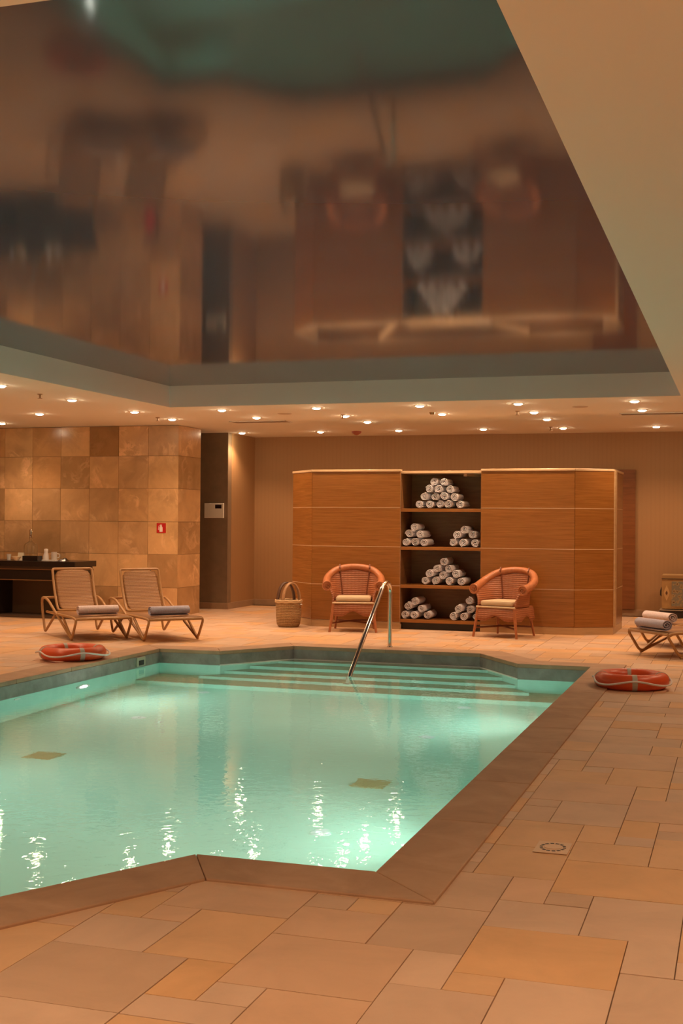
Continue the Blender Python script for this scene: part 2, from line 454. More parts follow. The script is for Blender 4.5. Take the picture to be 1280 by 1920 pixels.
# steps
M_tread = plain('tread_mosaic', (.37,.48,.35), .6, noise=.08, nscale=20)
BAY = [(-2.24,13.13),(-2.82,14.0),(-5.08,14.0),(-5.66,13.13)]
def bay_x(y, side):
    if y >= 13.13:
        t = (y-13.13)/.87; xr = -2.24-.58*t; return xr if side > 0 else -7.9-xr
    t = (13.13-y)/.87; xr = -2.24+.58*t
    return xr if side > 0 else -7.9-xr
def step(ytop, ztop, zbot, name='pool_step'):
    poly = [(bay_x(ytop, -1), ytop), (bay_x(ytop, 1), ytop)]
    if ytop < 13.13: poly += [(-2.26, 13.12)]
    poly += [(-2.83, 13.99), (-5.07, 13.99)]
    if ytop < 13.13: poly += [(-5.64, 13.12)]
    poly = [(x*K, y*K) for x, y in poly]
    mb = MB(); mb.prism(poly, zbot, ztop); o = mb.obj(name, M_pool, pool, bevel=.006)
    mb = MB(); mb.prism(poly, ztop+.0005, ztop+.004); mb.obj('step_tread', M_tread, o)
dz = [.03, .25, .50, .71, .90]; yy = [13.81, 13.47, 13.18, 12.89]
for i in range(4): step(yy[i], ZW-dz[i], ZW-dz[i+1]-.0)
full = [(-6.41,12.5),(-1.49,12.5),(-1.49,13.12),(-2.25,13.12),(-2.83,13.99),(-5.07,13.99),(-5.65,13.12),(-6.41,13.12)]
mb = MB(); mb.prism([(x*K, y*K) for x, y in full], ZF, ZW-dz[4]); o = mb.obj('pool_step', M_pool, pool, bevel=.006)
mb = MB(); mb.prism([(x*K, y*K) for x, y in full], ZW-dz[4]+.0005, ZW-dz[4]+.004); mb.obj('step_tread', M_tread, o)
for i in (2, 3, 4):  # white strip added for the bright reflection along the bay waterline
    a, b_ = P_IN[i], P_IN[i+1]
    MB().tube([(a[0], a[1]-.004, ZW+.004), (b_[0], b_[1]-.004, ZW+.004)], .007, 6).obj('waterline_glint', M_white, pool)
# water
mb = MB(); mb.poly([(x, y, ZW) for x, y in offset(P_IN, .003)])
water = mb.obj('pool_water', M_water); struct(water)
for p in water.data.polygons:
    if p.normal.z < 0: water.data.flip_normals()
# wall lamps
def pool_lamp(x, y, z, nx):
    e = thing('pool_lamp', None, None, (x, y, z)); e.parent = pool
    mb = MB(); mb.lathe([(.085,0),(.125,0),(.125,.02),(.105,.03),(.085,.02)], 24); me = mb.mesh('lamp_ring', M_white, True)
    o = link('lamp_ring', me, e); o.rotation_euler = (0, nx*PI/2, 0)
    mb = MB(); mb.lathe([(.088,.012),(.06,.024),(0,.028)], 24); me = mb.mesh('lamp_lens', M_poollens, True)
    o = link('lamp_lens', me, e); o.rotation_euler = (0, nx*PI/2, 0)
    lo = bpy.data.objects.new('lamp_beam', PL); COL.objects.link(lo); lo.parent = e; lo.location = (nx*.12, 0, 0)
    lo.rotation_euler = Vector((-nx*.92, 0, .38)).to_track_quat('Z', 'Y').to_euler()
PL = bpy.data.lights.new('lamp_beam', 'SPOT'); PL.energy = POOL_W; PL.color = POOL_COL; PL.spot_size = math.radians(120); PL.spot_blend = .9; PL.shadow_soft_size = .08
for y in (11.25, 7.3): pool_lamp(-6.42*K, y, -.53, 1)
for y in (11.25, 7.3): pool_lamp(-1.48*K, y, -.53, -1)
# floor inlets, drains
mb = MB(); mb.lathe([(.07,0),(.07,.008),(.055,.014),(.025,.014),(.022,.002),(.0,.002)], 20); inlet = mb.mesh('floor_inlet', plain('inlet_plastic', (.66,.86,.88), .4), True)
for x, y in [(-2.5,7.4),(-2.57,10.5),(-2.59,12.1),(-5.33,10.47),(-5.4,12.1),(-5.33,7.4)]:
    link('floor_inlet', inlet, pool, (x, y, ZF))
mb = MB(); mb.box(-.125,.125,-.125,.125,0,.010); mb2 = [mb.box(-.115+.026*i,-.102+.026*i,-.11,.11,.010,.015) for i in range(9)]
drain = mb.mesh('main_drain', plain('drain_bronze', (.36,.46,.26), .5))
for x in (-5.26, -2.55): link('main_drain', drain, pool, (x, 8.7, ZF))
mb = MB(); mb.lathe([(.05,0),(.05,.01),(.02,.014),(0,.014)], 16); me = mb.mesh('wall_inlet', M_white, True)
o = link('wall_inlet', me, pool, (-6.42*K+.002, 10.05, -.30)); o.rotation_euler = (0, PI/2, 0)
mb = MB(); x0 = -6.42*K+.004
mb.box(x0, x0+.02, 12.42, 12.62, -.135, -.035)
sk = mb.obj('skimmer_plate', plain('skimmer_plastic', (.46,.44,.34), .5), pool, bevel=.004)
mb = MB(); mb.box(x0+.02, x0+.023, 12.46, 12.58, -.125, -.07); mb.obj('skimmer_slot', M_rubber, sk)
mb = MB(); mb.lathe([(.05,0),(.05,.006),(.0,.006)], 20)

# ---- ceilings
CXL, CXR, CYF, CYB = -7.11, -.66, 3.08, 14.76
o = ring('ceiling', [(XL,YF),(XR,YF),(XR,YB+.2),(XL,YB+.2)], [(CXL,CYF),(CXR,CYF),(CXR,CYB),(CXL,CYB)], H, M_ceil)
for p in o.data.polygons:
    if p.normal.z > 0: o.data.flip_normals(); break
m_ = o.modifiers.new('solid', 'SOLIDIFY'); m_.thickness = .004; m_.offset = -1
struct(o); ceiling = o
for i, (nm, a, b_) in enumerate([('trim_1',(CXL,CYF),(CXL,CYB)),('trim_2',(CXL,CYB),(CXR,CYB)),('trim_3',(CXR,CYB),(CXR,CYF)),('trim_4',(CXR,CYF),(CXL,CYF))]):
    dx, dy = b_[0]-a[0], b_[1]-a[1]; L = math.hypot(dx, dy); nx, ny = -dy/L*.05, dx/L*.05
    mb = MB(); mb.prism([a, b_, (b_[0]+nx, b_[1]+ny), (a[0]+nx, a[1]+ny)], H+.0045, HM+.02); struct(mb.obj(nm, M_fascia))
mb = MB(); mb.poly([(CXL-.03,CYF-.03,HM),(CXL-.03,CYB+.03,HM),(CXR+.03,CYB+.03,HM),(CXR+.03,CYF-.03,HM)])
film = mb.obj('stretched_ceiling', M_film); struct(film)
for p in film.data.polygons:
    if p.normal.z > 0: film.data.flip_normals()

# ---- walls
def wall(name, x0, x1, y0, y1, mat, z0=-.05, z1=H+.02):
    mb = MB(); mb.box(x0, x1, y0, y1, z0, z1); return struct(mb.obj(name, mat))
wall('wall_back', -8.2, XR, YB, YB+.15, M_wall)
wall('wall_right', XR, XR+.15, YF, YB+.15, M_wall)
wall('wall_left', XL-.15, XL, YF, YB, M_wall)
wall('wall_rear', XL-.15, XR+.15, YF-.15, YF, M_wall)
wall('wall_return', -8.35, -8.2, 19.451, YB+.15, M_wall)
wall('wall_hallway', XL, -8.202, 19.3, 19.45, M_darkwall)
tw = wall('wall_marble', XL, -8.31, 17.57, 18.38, M_grout)
# marble tiles: front face and side face
TP = .515; ZS = [-.03,.44,.955,1.465,1.98,2.49,H-.005]
pat = ['bbcbfbe', 'bbcdbea', 'babebba', 'ebdceca', 'eceeeea'[:7], 'bdecdbb', 'abcbeab']
rows = ['bbcbfbe', 'cbcdbda', 'aaebdba', 'beceeea'[:7], 'bcbbbae', 'aebdcbb']   # top row first, left to right
rows = ['bbcbfbd', 'bbcdbea', 'bababba', 'babdbba', 'bcbbbbb', 'bbbbbbb']
rows[0] = 'cbcafbe'; rows[1] = 'bbcdbea'; rows[2] = 'daebeba'; rows[3] = 'bedebea'; rows[4] = 'bcbbaad'; rows[5] = 'bcbbdbb'
side = 'cdcedc'; side = 'bdbdbd'
for r in range(6):
    z1, z0 = ZS[6-r], ZS[5-r]
    for c in range(9):
        x1 = -8.29-.0-c*TP; x0_ = x1-TP
        kd = rows[r][6-c] if c < 7 else random.choice('abce')
        g = .0022; mb = MB()
        mb.box(-(TP/2)+g, TP/2-g, -.02, 0, -(z1-z0)/2+g, (z1-z0)/2-g)
        o = link('wall_tile', mb.mesh('wall_tile', TILEM[kd]), tw, ((x0_+x1)/2, 17.57, (z0+z1)/2))
    mb = MB(); mb.box(0, .02, .0+g-.02, .81-g, -(z1-z0)/2+g, (z1-z0)/2-g)
    link('wall_tile', mb.mesh('wall_tile', TILEM[side[r]]), tw, (-8.31, 17.57, (z0+z1)/2))
def baseb(name, x0, x1, y0, y1): 
    mb = MB(); mb.box(x0, x1, y0, y1, 0, .105); struct(mb.obj(name, M_base, bevel=.004))
baseb('baseboard_back', -8.19, XR-.02, YB-.02, YB)
baseb('baseboard_return', -8.2, -8.18, 19.28, YB-.02)
baseb('baseboard_hallway', -12.5, -8.2, 19.28, 19.3)
baseb('baseboard_right', XR-.02, XR, YF, YB-.02)

# ================================================================ CEILING FITTINGS
mb = MB(); mb.lathe([(.050,-.001),(.053,-.008),(.072,-.006),(.078,0),(.078,.002)], 24); me_ring = mb.mesh('trim_ring', plain('ring_enamel', (.8,.74,.64), .4), True)
mb = MB(); mb.lathe([(.052,.0),(.046,-.013),(.030,-.021),(0,-.024)], 20); me_lens = mb.mesh('lamp_lens', M_lens, True)
def downlight(x, y, label, vis=True):
    e = thing('downlight', label, 'ceiling light', (x, y, H), 0, 'recessed ceiling downlights')
    link('trim_ring', me_ring, e); link('lamp_lens', me_lens, e)
    ld = LD; lo = bpy.data.objects.new('lamp_beam', ld); COL.objects.link(lo); lo.parent = e; lo.location = (0, 0, -.05)
LD = bpy.data.lights.new('lamp_beam', 'SPOT'); LD.energy = SPOT_W; LD.color = LAMP_COL; LD.spot_size = math.radians(125); LD.spot_blend = .75
LD.shadow_soft_size = .035
cols = [(-6.58,'second'),(-5.25,'third'),(-3.87,'fourth'),(-2.62,'fifth'),(-1.22,'sixth')]
for x, n in [(-7.87,'first')]+cols:
    downlight(x, 15.26, '%s ceiling downlight from the marble wall in the row nearest the raised ceiling' % n)
for x, n in [(-7.9,'first')]+cols:
    downlight(x, 16.50, '%s ceiling downlight from the marble wall in the middle row above the cabinet front' % n)
for x, n in [(-7.97,'first')]+cols:
    downlight(x, 19.34, '%s ceiling downlight from the hallway corner in the row along the back wall' % n)
downlight(-5.25, 17.57, 'single ceiling downlight above the top of the left half of the cabinet')
downlight(-2.62, 17.66, 'single ceiling downlight above the top of the right half of the cabinet')
downlight(-9.34, 15.25, 'lone ceiling downlight in front of the marble wall above the first lounger')
downlight(-10.86, 16.65, 'ceiling downlight close to the marble wall above the black console table')
downlight(-7.85, 13.56, 'ceiling downlight beside the coffer edge above the orange ring by the loungers')
downlight(-7.78, 11.91, 'ceiling downlight at the left picture edge beside the raised ceiling')
out = 'unseen ceiling downlight along the poolside outside the picture'  # unseen lamps past the visible rows, added and spaced for floor brightness
for y in (10.2, 8.5, 6.8, 5.1, 3.4, 1.2): downlight(-7.87, y, out)
for y in (15.25, 13.6, 11.2, 8.0, 5.0, 3.2, 1.2): downlight(.55, y, out)
for x in (-6.58, -5.25, -3.87, -2.62, -1.22): downlight(x, 1.9, out)
for x in (-5.25, -3.87, -2.62, -1.22, .5): downlight(x, -.4, out)
for x in (.12, 1.45): downlight(x, 19.34, out)
for x, y in ((-10.8, 13.6), (-10.8, 11.0)): downlight(x, y, out)

mb = MB(); mb.lathe([(.0,-.055),(.028,-.053),(.028,-.049),(.010,-.047),(.012,-.012),(.03,-.006),(.034,0)], 14); me = mb.mesh('sprinkler_head', plain('brass', (.35,.22,.12), .4, metal=.8), True)
for x, y, l in [(-7.86,12.84,'brass sprinkler head on the left ceiling between two downlights beside the coffer'),(-7.98,16.19,'brass sprinkler head on the ceiling in front of the marble wall corner'),
                (-5.24,16.35,'brass sprinkler head on the ceiling above the left armchair'),(-2.81,16.31,'brass sprinkler head on the ceiling above the right armchair'),
                (-2.78,19.15,'brass sprinkler head on the ceiling near the back wall')]:
    o = tag(link('sprinkler_head', me, None, (x, y, H)), l, 'sprinkler', 'ceiling sprinkler heads')
mb = MB(); mb.lathe([(0,-.07),(.03,-.06),(.075,-.03),(.08,0)], 20)
tag(link('smoke_detector', mb.mesh('smoke_detector', plain('detector_plastic', (.40,.12,.07), .5), True), None, (-5.98,19.4,H)), 'dark red cone shaped smoke detector on the ceiling by the back wall', 'smoke detector')
mb = MB(); mb.lathe([(0,-.006),(.085,-.006),(.10,-.002),(.10,0)], 24); me = mb.mesh('ceiling_speaker', plain('speaker_grille', (.55,.44,.34), .7), True)
for x, y, l in [(-5.97,16.01,'round flat ceiling speaker above the left end of the cabinet'),(-1.94,15.88,'round flat ceiling speaker above the right end of the cabinet')]:
    tag(link('ceiling_speaker', me, None, (x, y, H)), l, 'speaker', 'round ceiling speakers')
mb = MB(); mb.lathe([(0,-.03),(.03,-.028),(.04,0)], 16)
tag(link('motion_sensor', mb.mesh('motion_sensor', M_gold, True), None, (-3.95,16.25,H)), 'small dark round sensor on the ceiling above the towel shelves', 'sensor')
M_vent = plain('vent_slat_paint', (.42,.30,.20), .6)
def vent(x0, x1, y0, y1, label):
    e = thing('air_vent', label, 'vent', ((x0+x1)/2, (y0+y1)/2, H), 0, 'ceiling air vents')
    a, b_ = (x1-x0)/2, (y1-y0)/2; mb = MB()
    mb.box(-a,a,-b_,-b_+.015,-.008,0); mb.box(-a,a,b_-.015,b_,-.008,0); mb.box(-a,-a+.015,-b_,b_,-.008,0); mb.box(a-.015,a,-b_,b_,-.008,0)
    mb.obj('vent_frame', M_ceil, e)
    MB().box(-a,a,-b_,b_,-.002,0).obj('vent_backing', M_rubber, e)
    n = int((y1-y0-.03)/.024)
    me = MB().box(-a+.015,a-.015,0,.010,-.007,-.002).mesh('slat', M_vent)
    for i in range(n): link('slat', me, e, (0, -b_+.02+i*.024, 0))
vent(-7.25,-6.35,17.08,17.36,'long slotted ceiling vent over the gap between marble wall and cabinet')
vent(-1.55,.1,16.93,17.2,'long slotted ceiling vent near the right picture edge')

# ================================================================ CABINET
L0, L1, SL, SR, R1, RR2, R3 = (-6.28,17.22), (-5.80,16.7), (-4.50,16.7), (-3.37,16.7), (-2.10,16.7), (-1.62,17.0), (-1.60,18.1)
cab = thing('towel_cabinet', 'long honey wood cabinet with angled ends and open towel shelves in the middle', 'cabinet')
ZC = [.10, .603, 1.142, 1.688, 2.19]
def rel(p): return (p[0], p[1])
def facet(a, b_, zs, inset=.0, th=.011, mat=None):
    a = Vector(a); b_ = Vector(b_); d = (b_-a).normalized(); n = Vector((-d.y, d.x))    # n points into the cabinet
    g = .003
    for i in range(len(zs)-1):
        mb = MB(); q = [a+d*g, b_-d*g, b_-d*g+n*th, a+d*g+n*th]
        mb.prism([tuple(p) for p in q], zs[i]+g, zs[i+1]-g); mb.obj('panel', mat or M_wood, cab, bevel=.001)
        if i and not mat:
            mb = MB(); q = [a-n*.0015, b_-n*.0015, b_+n*.010, a+n*.010]
            mb.prism([tuple(p) for p in q], zs[i]-.0032, zs[i]+.0032); mb.obj('seam_strip', M_rim, cab)
for a, b_ in ((L0, L1), (L1, SL), (SR, R1), (R1, RR2), (RR2, R3)): facet(a, b_, ZC)
facet((-6.28,18.2), L0, ZC); facet(R3, (-1.9,18.4), ZC); 
facet((-1.9,18.4), (-6.1,18.4), [.1, 2.19], mat=M_wood_dark); facet((-6.1,18.4), (-6.28,18.2), [.1, 2.19], mat=M_wood_dark)
# inner black backing so the joints read dark, as one carcass
def carcass(pts, z0, z1, name, mat, off=.0, th=.02, bev=0):
    mb = MB()
    for i in range(len(pts)-1):
        a = Vector(pts[i]); b_ = Vector(pts[i+1]); d = (b_-a).normalized(); n = Vector((-d.y, d.x))
        q = [a+n*off, b_+n*off, b_+n*(off+th), a+n*(off+th)]
        mb.prism([tuple(p) for p in q], z0, z1)
    return mb.obj(name, mat, cab, bevel=bev)
ringL = [(-6.28,18.2), L0, L1, SL]; ringR = [SR, R1, RR2, R3, (-1.9,18.4)]
carcass(ringL, .1, 2.185, 'carcass', M_rim, .012); carcass(ringR, .1, 2.185, 'carcass', M_rim, .012)
carcass(ringL, 0, .098, 'plinth', M_plinth, .004, .03); carcass(ringR, 0, .098, 'plinth', M_plinth, .004, .03)
carcass(ringL, 2.19, 2.222, 'top_rim', M_rim, -.012, .10, .006); carcass(ringR, 2.19, 2.222, 'top_rim', M_rim, -.012, .10, .006)
carcass([(-1.9,18.4), (-6.1,18.4), (-6.28,18.2)], 2.19, 2.222, 'top_rim', M_rim, -.012, .10, .006)
for x0, x1 in ((-4.9,-4.5),(-3.37,-2.97)):
    mb = MB(); T = Matrix.Translation((x0, 17.5, 0)) @ Matrix.Rotation(.45 if x0 < -4 else -.45, 4, 'Z')
    mb.box(-.03,.03,-.62,.85,2.13,2.19, T); mb.obj('top_brace', M_rim, cab)
# corner column at the right end
MB().prism([(-1.66,16.98),(-1.60,17.02),(-1.585,17.10),(-1.64,17.10)], .10, 2.2).obj('corner_post', M_plinth, cab, bevel=.01)
# niche
YN = 17.32
MB().box(SL[0]-.03, SL[0], 16.715, YN, .07, 2.185).obj('side_board', M_wood_dark, cab)
MB().box(SR[0], SR[0]+.03, 16.715, YN, .07, 2.185).obj('side_board', M_wood_dark, cab)
MB().box(SL[0]-.03, SR[0]+.03, YN, YN+.02, .07, 2.185).obj('back_board', M_wood_dark, cab)
MB().box(SL[0]-.03, SR[0]+.03, YN-.62+.03, YN+.02, 2.165, 2.2).obj('top_board', M_rim, cab, bevel=.004)
SHZ = [1.655, 1.125, .597, .118]
for z in SHZ:
    MB().box(SL[0]+.001, SR[0]-.001, 16.712, YN, z-.022, z+.022).obj('shelf', M_wood, cab, bevel=.003)
MB().box(SL[0], SR[0], 16.78, 16.80, 0, .09).obj('kick_board', M_black, cab)

# ---- rolled towels
def roll_mesh(r, L, seed, mat, flat=1.0, name='rolled_towel'):
    rnd = random.Random(seed); mb = MB()
    turns = 2.6; n = 44; sp = []
    for i in range(n+1):
        t = i/n; a = t*turns*2*PI+rnd.uniform(0, .0)+seed; rad = r*(.16+.84*t**.8)*(1+.02*math.sin(5*a+seed))
        sp.append((math.cos(a)*rad, math.sin(a)*rad*flat))
    th = r*.15
    prof = []
    for i, (x, z) in enumerate(sp):
        l = math.hypot(x, z) or 1; prof.append((x*(1-th/l/2), z*(1-th/l/2)))
    inner = []
    for i, (x, z) in enumerate(sp):
        l = math.hypot(x, z) or 1; kk = max(.0, 1-th*1.25/l); inner.append((x*kk, z*kk))
    # sheet with thickness: outer strip, inner strip, two end faces, closed tips
    def strip(P, y): return [(x, y, z) for x, z in P]
    y0, y1 = -L/2, L/2; e = r*.06
    rows_o = [strip(prof, y0+e*.0), strip(prof, y1)]
    mb.grid(rows_o); mb.grid([strip(inner, y1), strip(inner, y0)])
    mb.grid([strip(inner, y0), [( (a+c)/2, y0-e, (b+d)/2) for (a,b),(c,d) in zip(inner, prof)], strip(prof, y0)])
    mb.grid([strip(prof, y1), strip(inner, y1)])
    for P in (0, -1):
        mb.poly([(prof[P][0], y0, prof[P][1]), (prof[P][0], y1, prof[P][1]), (inner[P][0], y1, inner[P][1]), (inner[P][0], y0, inner[P][1])])
    me = mb.mesh(name, mat, False)
    me.polygons.foreach_set('use_smooth', [True]*len(me.polygons)); me.set_sharp_from_angle(angle=math.radians(50))
    return me
RT = [roll_mesh(.064, .40, s, M_towel, f) for s, f in ((.3,1.0),(1.9,.95),(3.1,1.0),(4.4,.92))]
piles = [
 ('the pyramid on the top shelf', 0, [[(505,210),(605,212)], [(440,285),(560,288),(680,280)], [(385,370),(508,372),(615,368),(735,372)], [(345,447),(455,450),(560,452),(655,452),(790,450)]]),
 ('the left pile on the second shelf', 1, [[(285,715)], [(215,787),(345,787)], [(165,872),(268,877),(385,875)]]),
 ('the right pile on the second shelf', 1, [[(835,745)], [(762,807),(930,810)], [(722,880),(835,885),(955,885)]]),
 ('the pyramid on the third shelf', 2, [[(585,1120)], [(525,1187),(655,1192)], [(462,1250),(600,1258),(752,1245)], [(425,1320),(540,1322),(665,1322),(795,1318)]]),
 ('the left pile on the bottom shelf', 3, [[(290,1568)], [(200,1628),(350,1632)], [(175,1708),(280,1712),(402,1708)]]),
 ('the right pile on the bottom shelf', 3, [[(895,1562)], [(775,1632),(905,1645)], [(725,1710),(845,1714),(962,1712)]])]
ordw = ['first','second','third','fourth','fifth']; roww = {1:['only'],3:['top','middle','bottom'],4:['top','second','third','bottom']}
YT = 16.95
RAD = .0622
for pn, sh, prow in piles:
    nr = len(prow); items = []
    base = SHZ[sh]+.023+RAD
    for ri, row in enumerate(prow):
        for ci, (cx, cy) in enumerate(row):
            px, py = 730+cx/6, 870+cy/6
            d = F+R2*((px-640)/2330.67)+U2*((960-py)/2330.67); t = (YT-.2)/d.y
            items.append([d.x*t, 1.5+d.z*t, ri, ci, row])
    for it in range(400):           # let the rolls settle against each other and the shelf
        for a in range(len(items)):
            for b_ in range(a+1, len(items)):
                A, B = items[a], items[b_]; dx, dz_ = B[0]-A[0], B[1]-A[1]; l = math.hypot(dx, dz_)
                if l < 2*RAD:
                    q = (2*RAD-l)/2/l; A[0] -= dx*q; A[1] -= dz_*q; B[0] += dx*q; B[1] += dz_*q
        for A in items:
            if A[2] == nr-1: A[1] = base
            A[1] = max(A[1], base); A[0] = min(max(A[0], SL[0]+.005+RAD), SR[0]-.005-RAD)
    for X, Z, ri, ci, row in items:
        rname = roww[nr][ri]
        if len(row) == 1: lab = 'white rolled towel alone on top of %s' % pn
        else: lab = 'white rolled towel, %s in %s row of %s' % (ordw[ci] if ci else 'leftmost', rname, pn)
        o = link('rolled_towel', RT[(ri*3+ci*5+sh) % 4], None, (X, YT+random.uniform(-.02,.02), Z))
        o.rotation_euler = (0, random.uniform(-1,1), random.uniform(-.02,.02))
        tag(o, lab, 'towel', 'rolled white towels on the cabinet shelves')

# tall wood panel on the back wall
tp = thing('wood_wall_panel', 'tall dark wood panel on the back wall beside the right end of the cabinet', 'wall panel', (0,0,0))
MB().box(-2.3,-1.61,YB-.045,YB-.022,.11,2.36).obj('panel_board', wood('dark_panel_wood', (.16,.055,.015), (.24,.09,.03)), tp, bevel=.003)

# ================================================================ ARMCHAIRS
def armchair(label, loc, rz):
    t = thing('rattan_armchair', label, 'armchair', loc, rz, 'rattan armchairs in front of the cabinet')
    rim = bez([(-.355,-.22,.62),(-.375,-.05,.665),(-.355,.12,.735),(-.24,.26,.825),(0,.325,.862),(.24,.26,.825),(.355,.12,.735),(.375,-.05,.665),(.355,-.22,.62)], 6)
    n = len(rim)
    rr = [.055 if 2 < i < n-3 else .055+.012*(3-min(i, n-1-i))/3 for i in range(n)]
    rr = [r*(.75+.25*abs(i-(n-1)/2)/((n-1)/2)) for i, r in enumerate(rr)]
    MB().tube(rim, rr, 12).obj('rolled_arm', M_rat, t, smooth=True)
    for p, s in ((rim[0], -1), (rim[-1], 1)):
        mb = MB(); c = Vector(p)
        ringp = [c+Vector((math.cos(a)*.058, -.006, math.sin(a)*.058)) for a in [2*PI*i/18 for i in range(18)]]
        mb.tube(ringp, .011, 6, closed=True); mb.tube([c+Vector((math.cos(a)*.058*a/14, -.008, math.sin(a)*.058*a/14)) for a in [i*.6 for i in range(22)]], .006, 5)
        mb.obj('arm_scroll', M_rat, t, smooth=True)
    low = bez([(-.265,-.27,.40),(-.285,-.05,.40),(-.27,.12,.40),(-.18,.235,.40),(0,.265,.40),(.18,.235,.40),(.27,.12,.40),(.285,-.05,.40),(.265,-.27,.40)], 6)
    rws = []
    for k_ in range(9):
        tt = k_/8
        rws.append([(a.lerp(b, tt)+Vector((0, 0, 0)))*1 + Vector((-(a.x)*.10*math.sin(PI*tt), 0, 0)) for a, b in zip(low, rim)])
    MB().grid(rws).obj('woven_back', M_ratweave, t, smooth=True, solid=.02)
    for s in (-1, 1):
        i = 19 if s < 0 else n-20
        pts = [low[i].lerp(rim[i], q)+Vector((0,-.018,0)) for q in (0,.3,.6,.9)]+[rim[i]+Vector((0,-.05,.02)), rim[i]+Vector((0,-.02,.058))]
        MB().tube(pts, .011, 6).obj('piping', M_rat_dark, t, smooth=True)
    MB().box(-.27,.27,-.28,.25,.375,.40).obj('seat_frame', M_rat, t, bevel=.008)
    MB().tube([(-.28,-.29,.393),(.28,-.29,.393)], .012, 8).obj('seat_rail', M_cushion, t, smooth=True)
    MB().box(-.235,.235,-.275,.2,.405,.475).obj('cushion', M_cushion, t, bevel=.025)
    # skirt with scalloped lower edge, front and sides
    path = [(-.275,.24),(-.29,0),(-.275,-.28),(0,-.285),(.275,-.28),(.29,0),(.275,.24)]
    pp = []
    for i in range(len(path)-1):
        for q in range(8): pp.append(Vector(path[i]).lerp(Vector(path[i+1]), q/8))
    pp.append(Vector(path[-1]))
    L = len(pp); rows_ = []
    for k_ in range(4):
        tt = k_/3; rr_ = []
        for i, p in enumerate(pp):
            ph = (i % 16)/16*2*PI if 16 <= i < 32 else (i % 16)/16*2*PI
            depth = .15+.028*math.cos(ph*1)-.02*math.cos(ph*2)
            rr_.append((p.x*(1+.05*tt), p.y*(1+.05*tt), .385-depth*tt))
        rows_.append(rr_)
    MB().grid(rows_).obj('apron', M_ratweave, t, smooth=True, solid=.015)
    for sx in (-1, 1):
        MB().tube([(sx*.26,-.27,.40),(sx*.285,-.29,.2),(sx*.315,-.31,.0)], [.022,.02,.016], 8).obj('leg', M_rat, t, smooth=True)
        MB().tube([(sx*.23,.22,.40),(sx*.245,.25,.2),(sx*.27,.29,.0)], [.02,.018,.015], 8).obj('leg', M_rat, t, smooth=True)
    MB().tube([(-.298,-.30,.12),(0,0,.14),(.252,.265,.12)], .012, 7).obj('stretcher', M_rat_dark, t, smooth=True)
    MB().tube([(.298,-.30,.12),(0,0,.125),(-.252,.265,.12)], .012, 7).obj('stretcher', M_rat_dark, t, smooth=True)
    return t
ch = armchair('reddish rattan armchair with cream cushion before the left wood panels behind the pool rail', (-5.035,16.27,0), math.radians(15))
dup(ch, (-2.93,16.22,0), math.radians(-17), 'reddish rattan armchair with cream cushion turned beside the right end of the towel shelves')

# ================================================================ LOUNGERS (foot end at +y of local frame = y 1.28)
def lounger(label, loc, rz):
    t = thing('cane_lounger', label, 'lounger', loc, rz, 'cane sun loungers by the pool')
    W = .352; rt = .0165
    for s in (-1, 1):
        x = s*W
        # rear loop: under-seat -> rear foot -> armrest -> front foot -> seat foot end
        MB().tube(rounded([(x*.95,.46,.27),(x,.06,rt),(x,-.08,.30)], .05, 5)+rounded([(x,-.08,.30),(x,-.11,.46),(x,.14,.46),(x,1.24,rt)], .14, 8)[1:], rt, 8).obj('side_loop', M_cane, t, smooth=True)
        MB().tube(rounded([(x,.86,.265),(x,1.24,rt),(x,1.42,.27),(x,1.30,.285),(x*.97,.10,.285)], .07, 6), rt, 8).obj('side_rail', M_cane, t, smooth=True)
    MB().tube([(-W,1.40,.275),(W,1.40,.275)], rt, 8).obj('foot_bar', M_cane, t, smooth=True)
    MB().tube([(-W,-.02,.462),(W,-.02,.462)], rt*.9, 8).obj('rear_bar', M_cane, t, smooth=True)
    MB().grid([[(-W+.01,y,.292),(0,y,.284),(W-.01,y,.292)] for y in [.25+i*.115 for i in range(11)]]).obj('woven_seat', M_caneweave, t, smooth=True, solid=.014)
    # backrest
    a = Vector((0,.16,.315)); prof = [(.36,.315),(.275,.40),(.19,.53),(.12,.68),(.065,.84)]
    rows_ = [[(-.255,y,z),(0,y+.02,z-.005),(.255,y,z)] for y, z in prof]
    MB().grid(rows_).obj('woven_backrest', M_caneweave, t, smooth=True, solid=.014, subsurf=1)
    fr = [(-.265,y,z) for y, z in prof]+[(.265,y,z) for y, z in reversed(prof)]
    MB().tube(rounded(fr+[fr[0]], .03, 3), rt, 8).obj('backrest_frame', M_cane, t, smooth=True)
    MB().tube([(-.30,.37,.29),(.30,.37,.29)], rt, 8).obj('hinge_bar', M_cane, t, smooth=True)
    return t
# heading: local +y (towards the foot) maps to direction d
def head(dx, dy): return math.atan2(-dx, dy)
rA = head(.73, -.685)
la = lounger('cane sun lounger with woven back in front of the black console table', (-8.46,14.62,0), rA)
dup(la, (-7.61,14.88,0), rA, 'cane sun lounger in front of the fire extinguisher and red wall sign')
rC = head(-.75, -.66)
dC = Vector((-.75,-.66)).normalized()
pC = Vector((-.86,14.46))-dC*1.24
dup(la, (pC.x, pC.y, 0), rC, 'cane sun lounger cut by the right picture edge, nearest the orange ring')
dup(la, (pC.x, pC.y+1.15, 0), rC, 'cane sun lounger behind the other one at the right picture edge')
def lounge_towel(rootpos, rz, mat, label, yl=1.15, L=.5, xo=0, r=.088):
    me = roll_mesh(r, L, 1.2, mat, .80)
    c, s = math.cos(rz), math.sin(rz); lx, ly = xo, yl
    o = link('rolled_towel', me, None, (rootpos[0]+c*lx-s*ly, rootpos[1]+s*lx+c*ly, .300+r*.80), rz+PI/2)
    tag(o, label, 'towel')
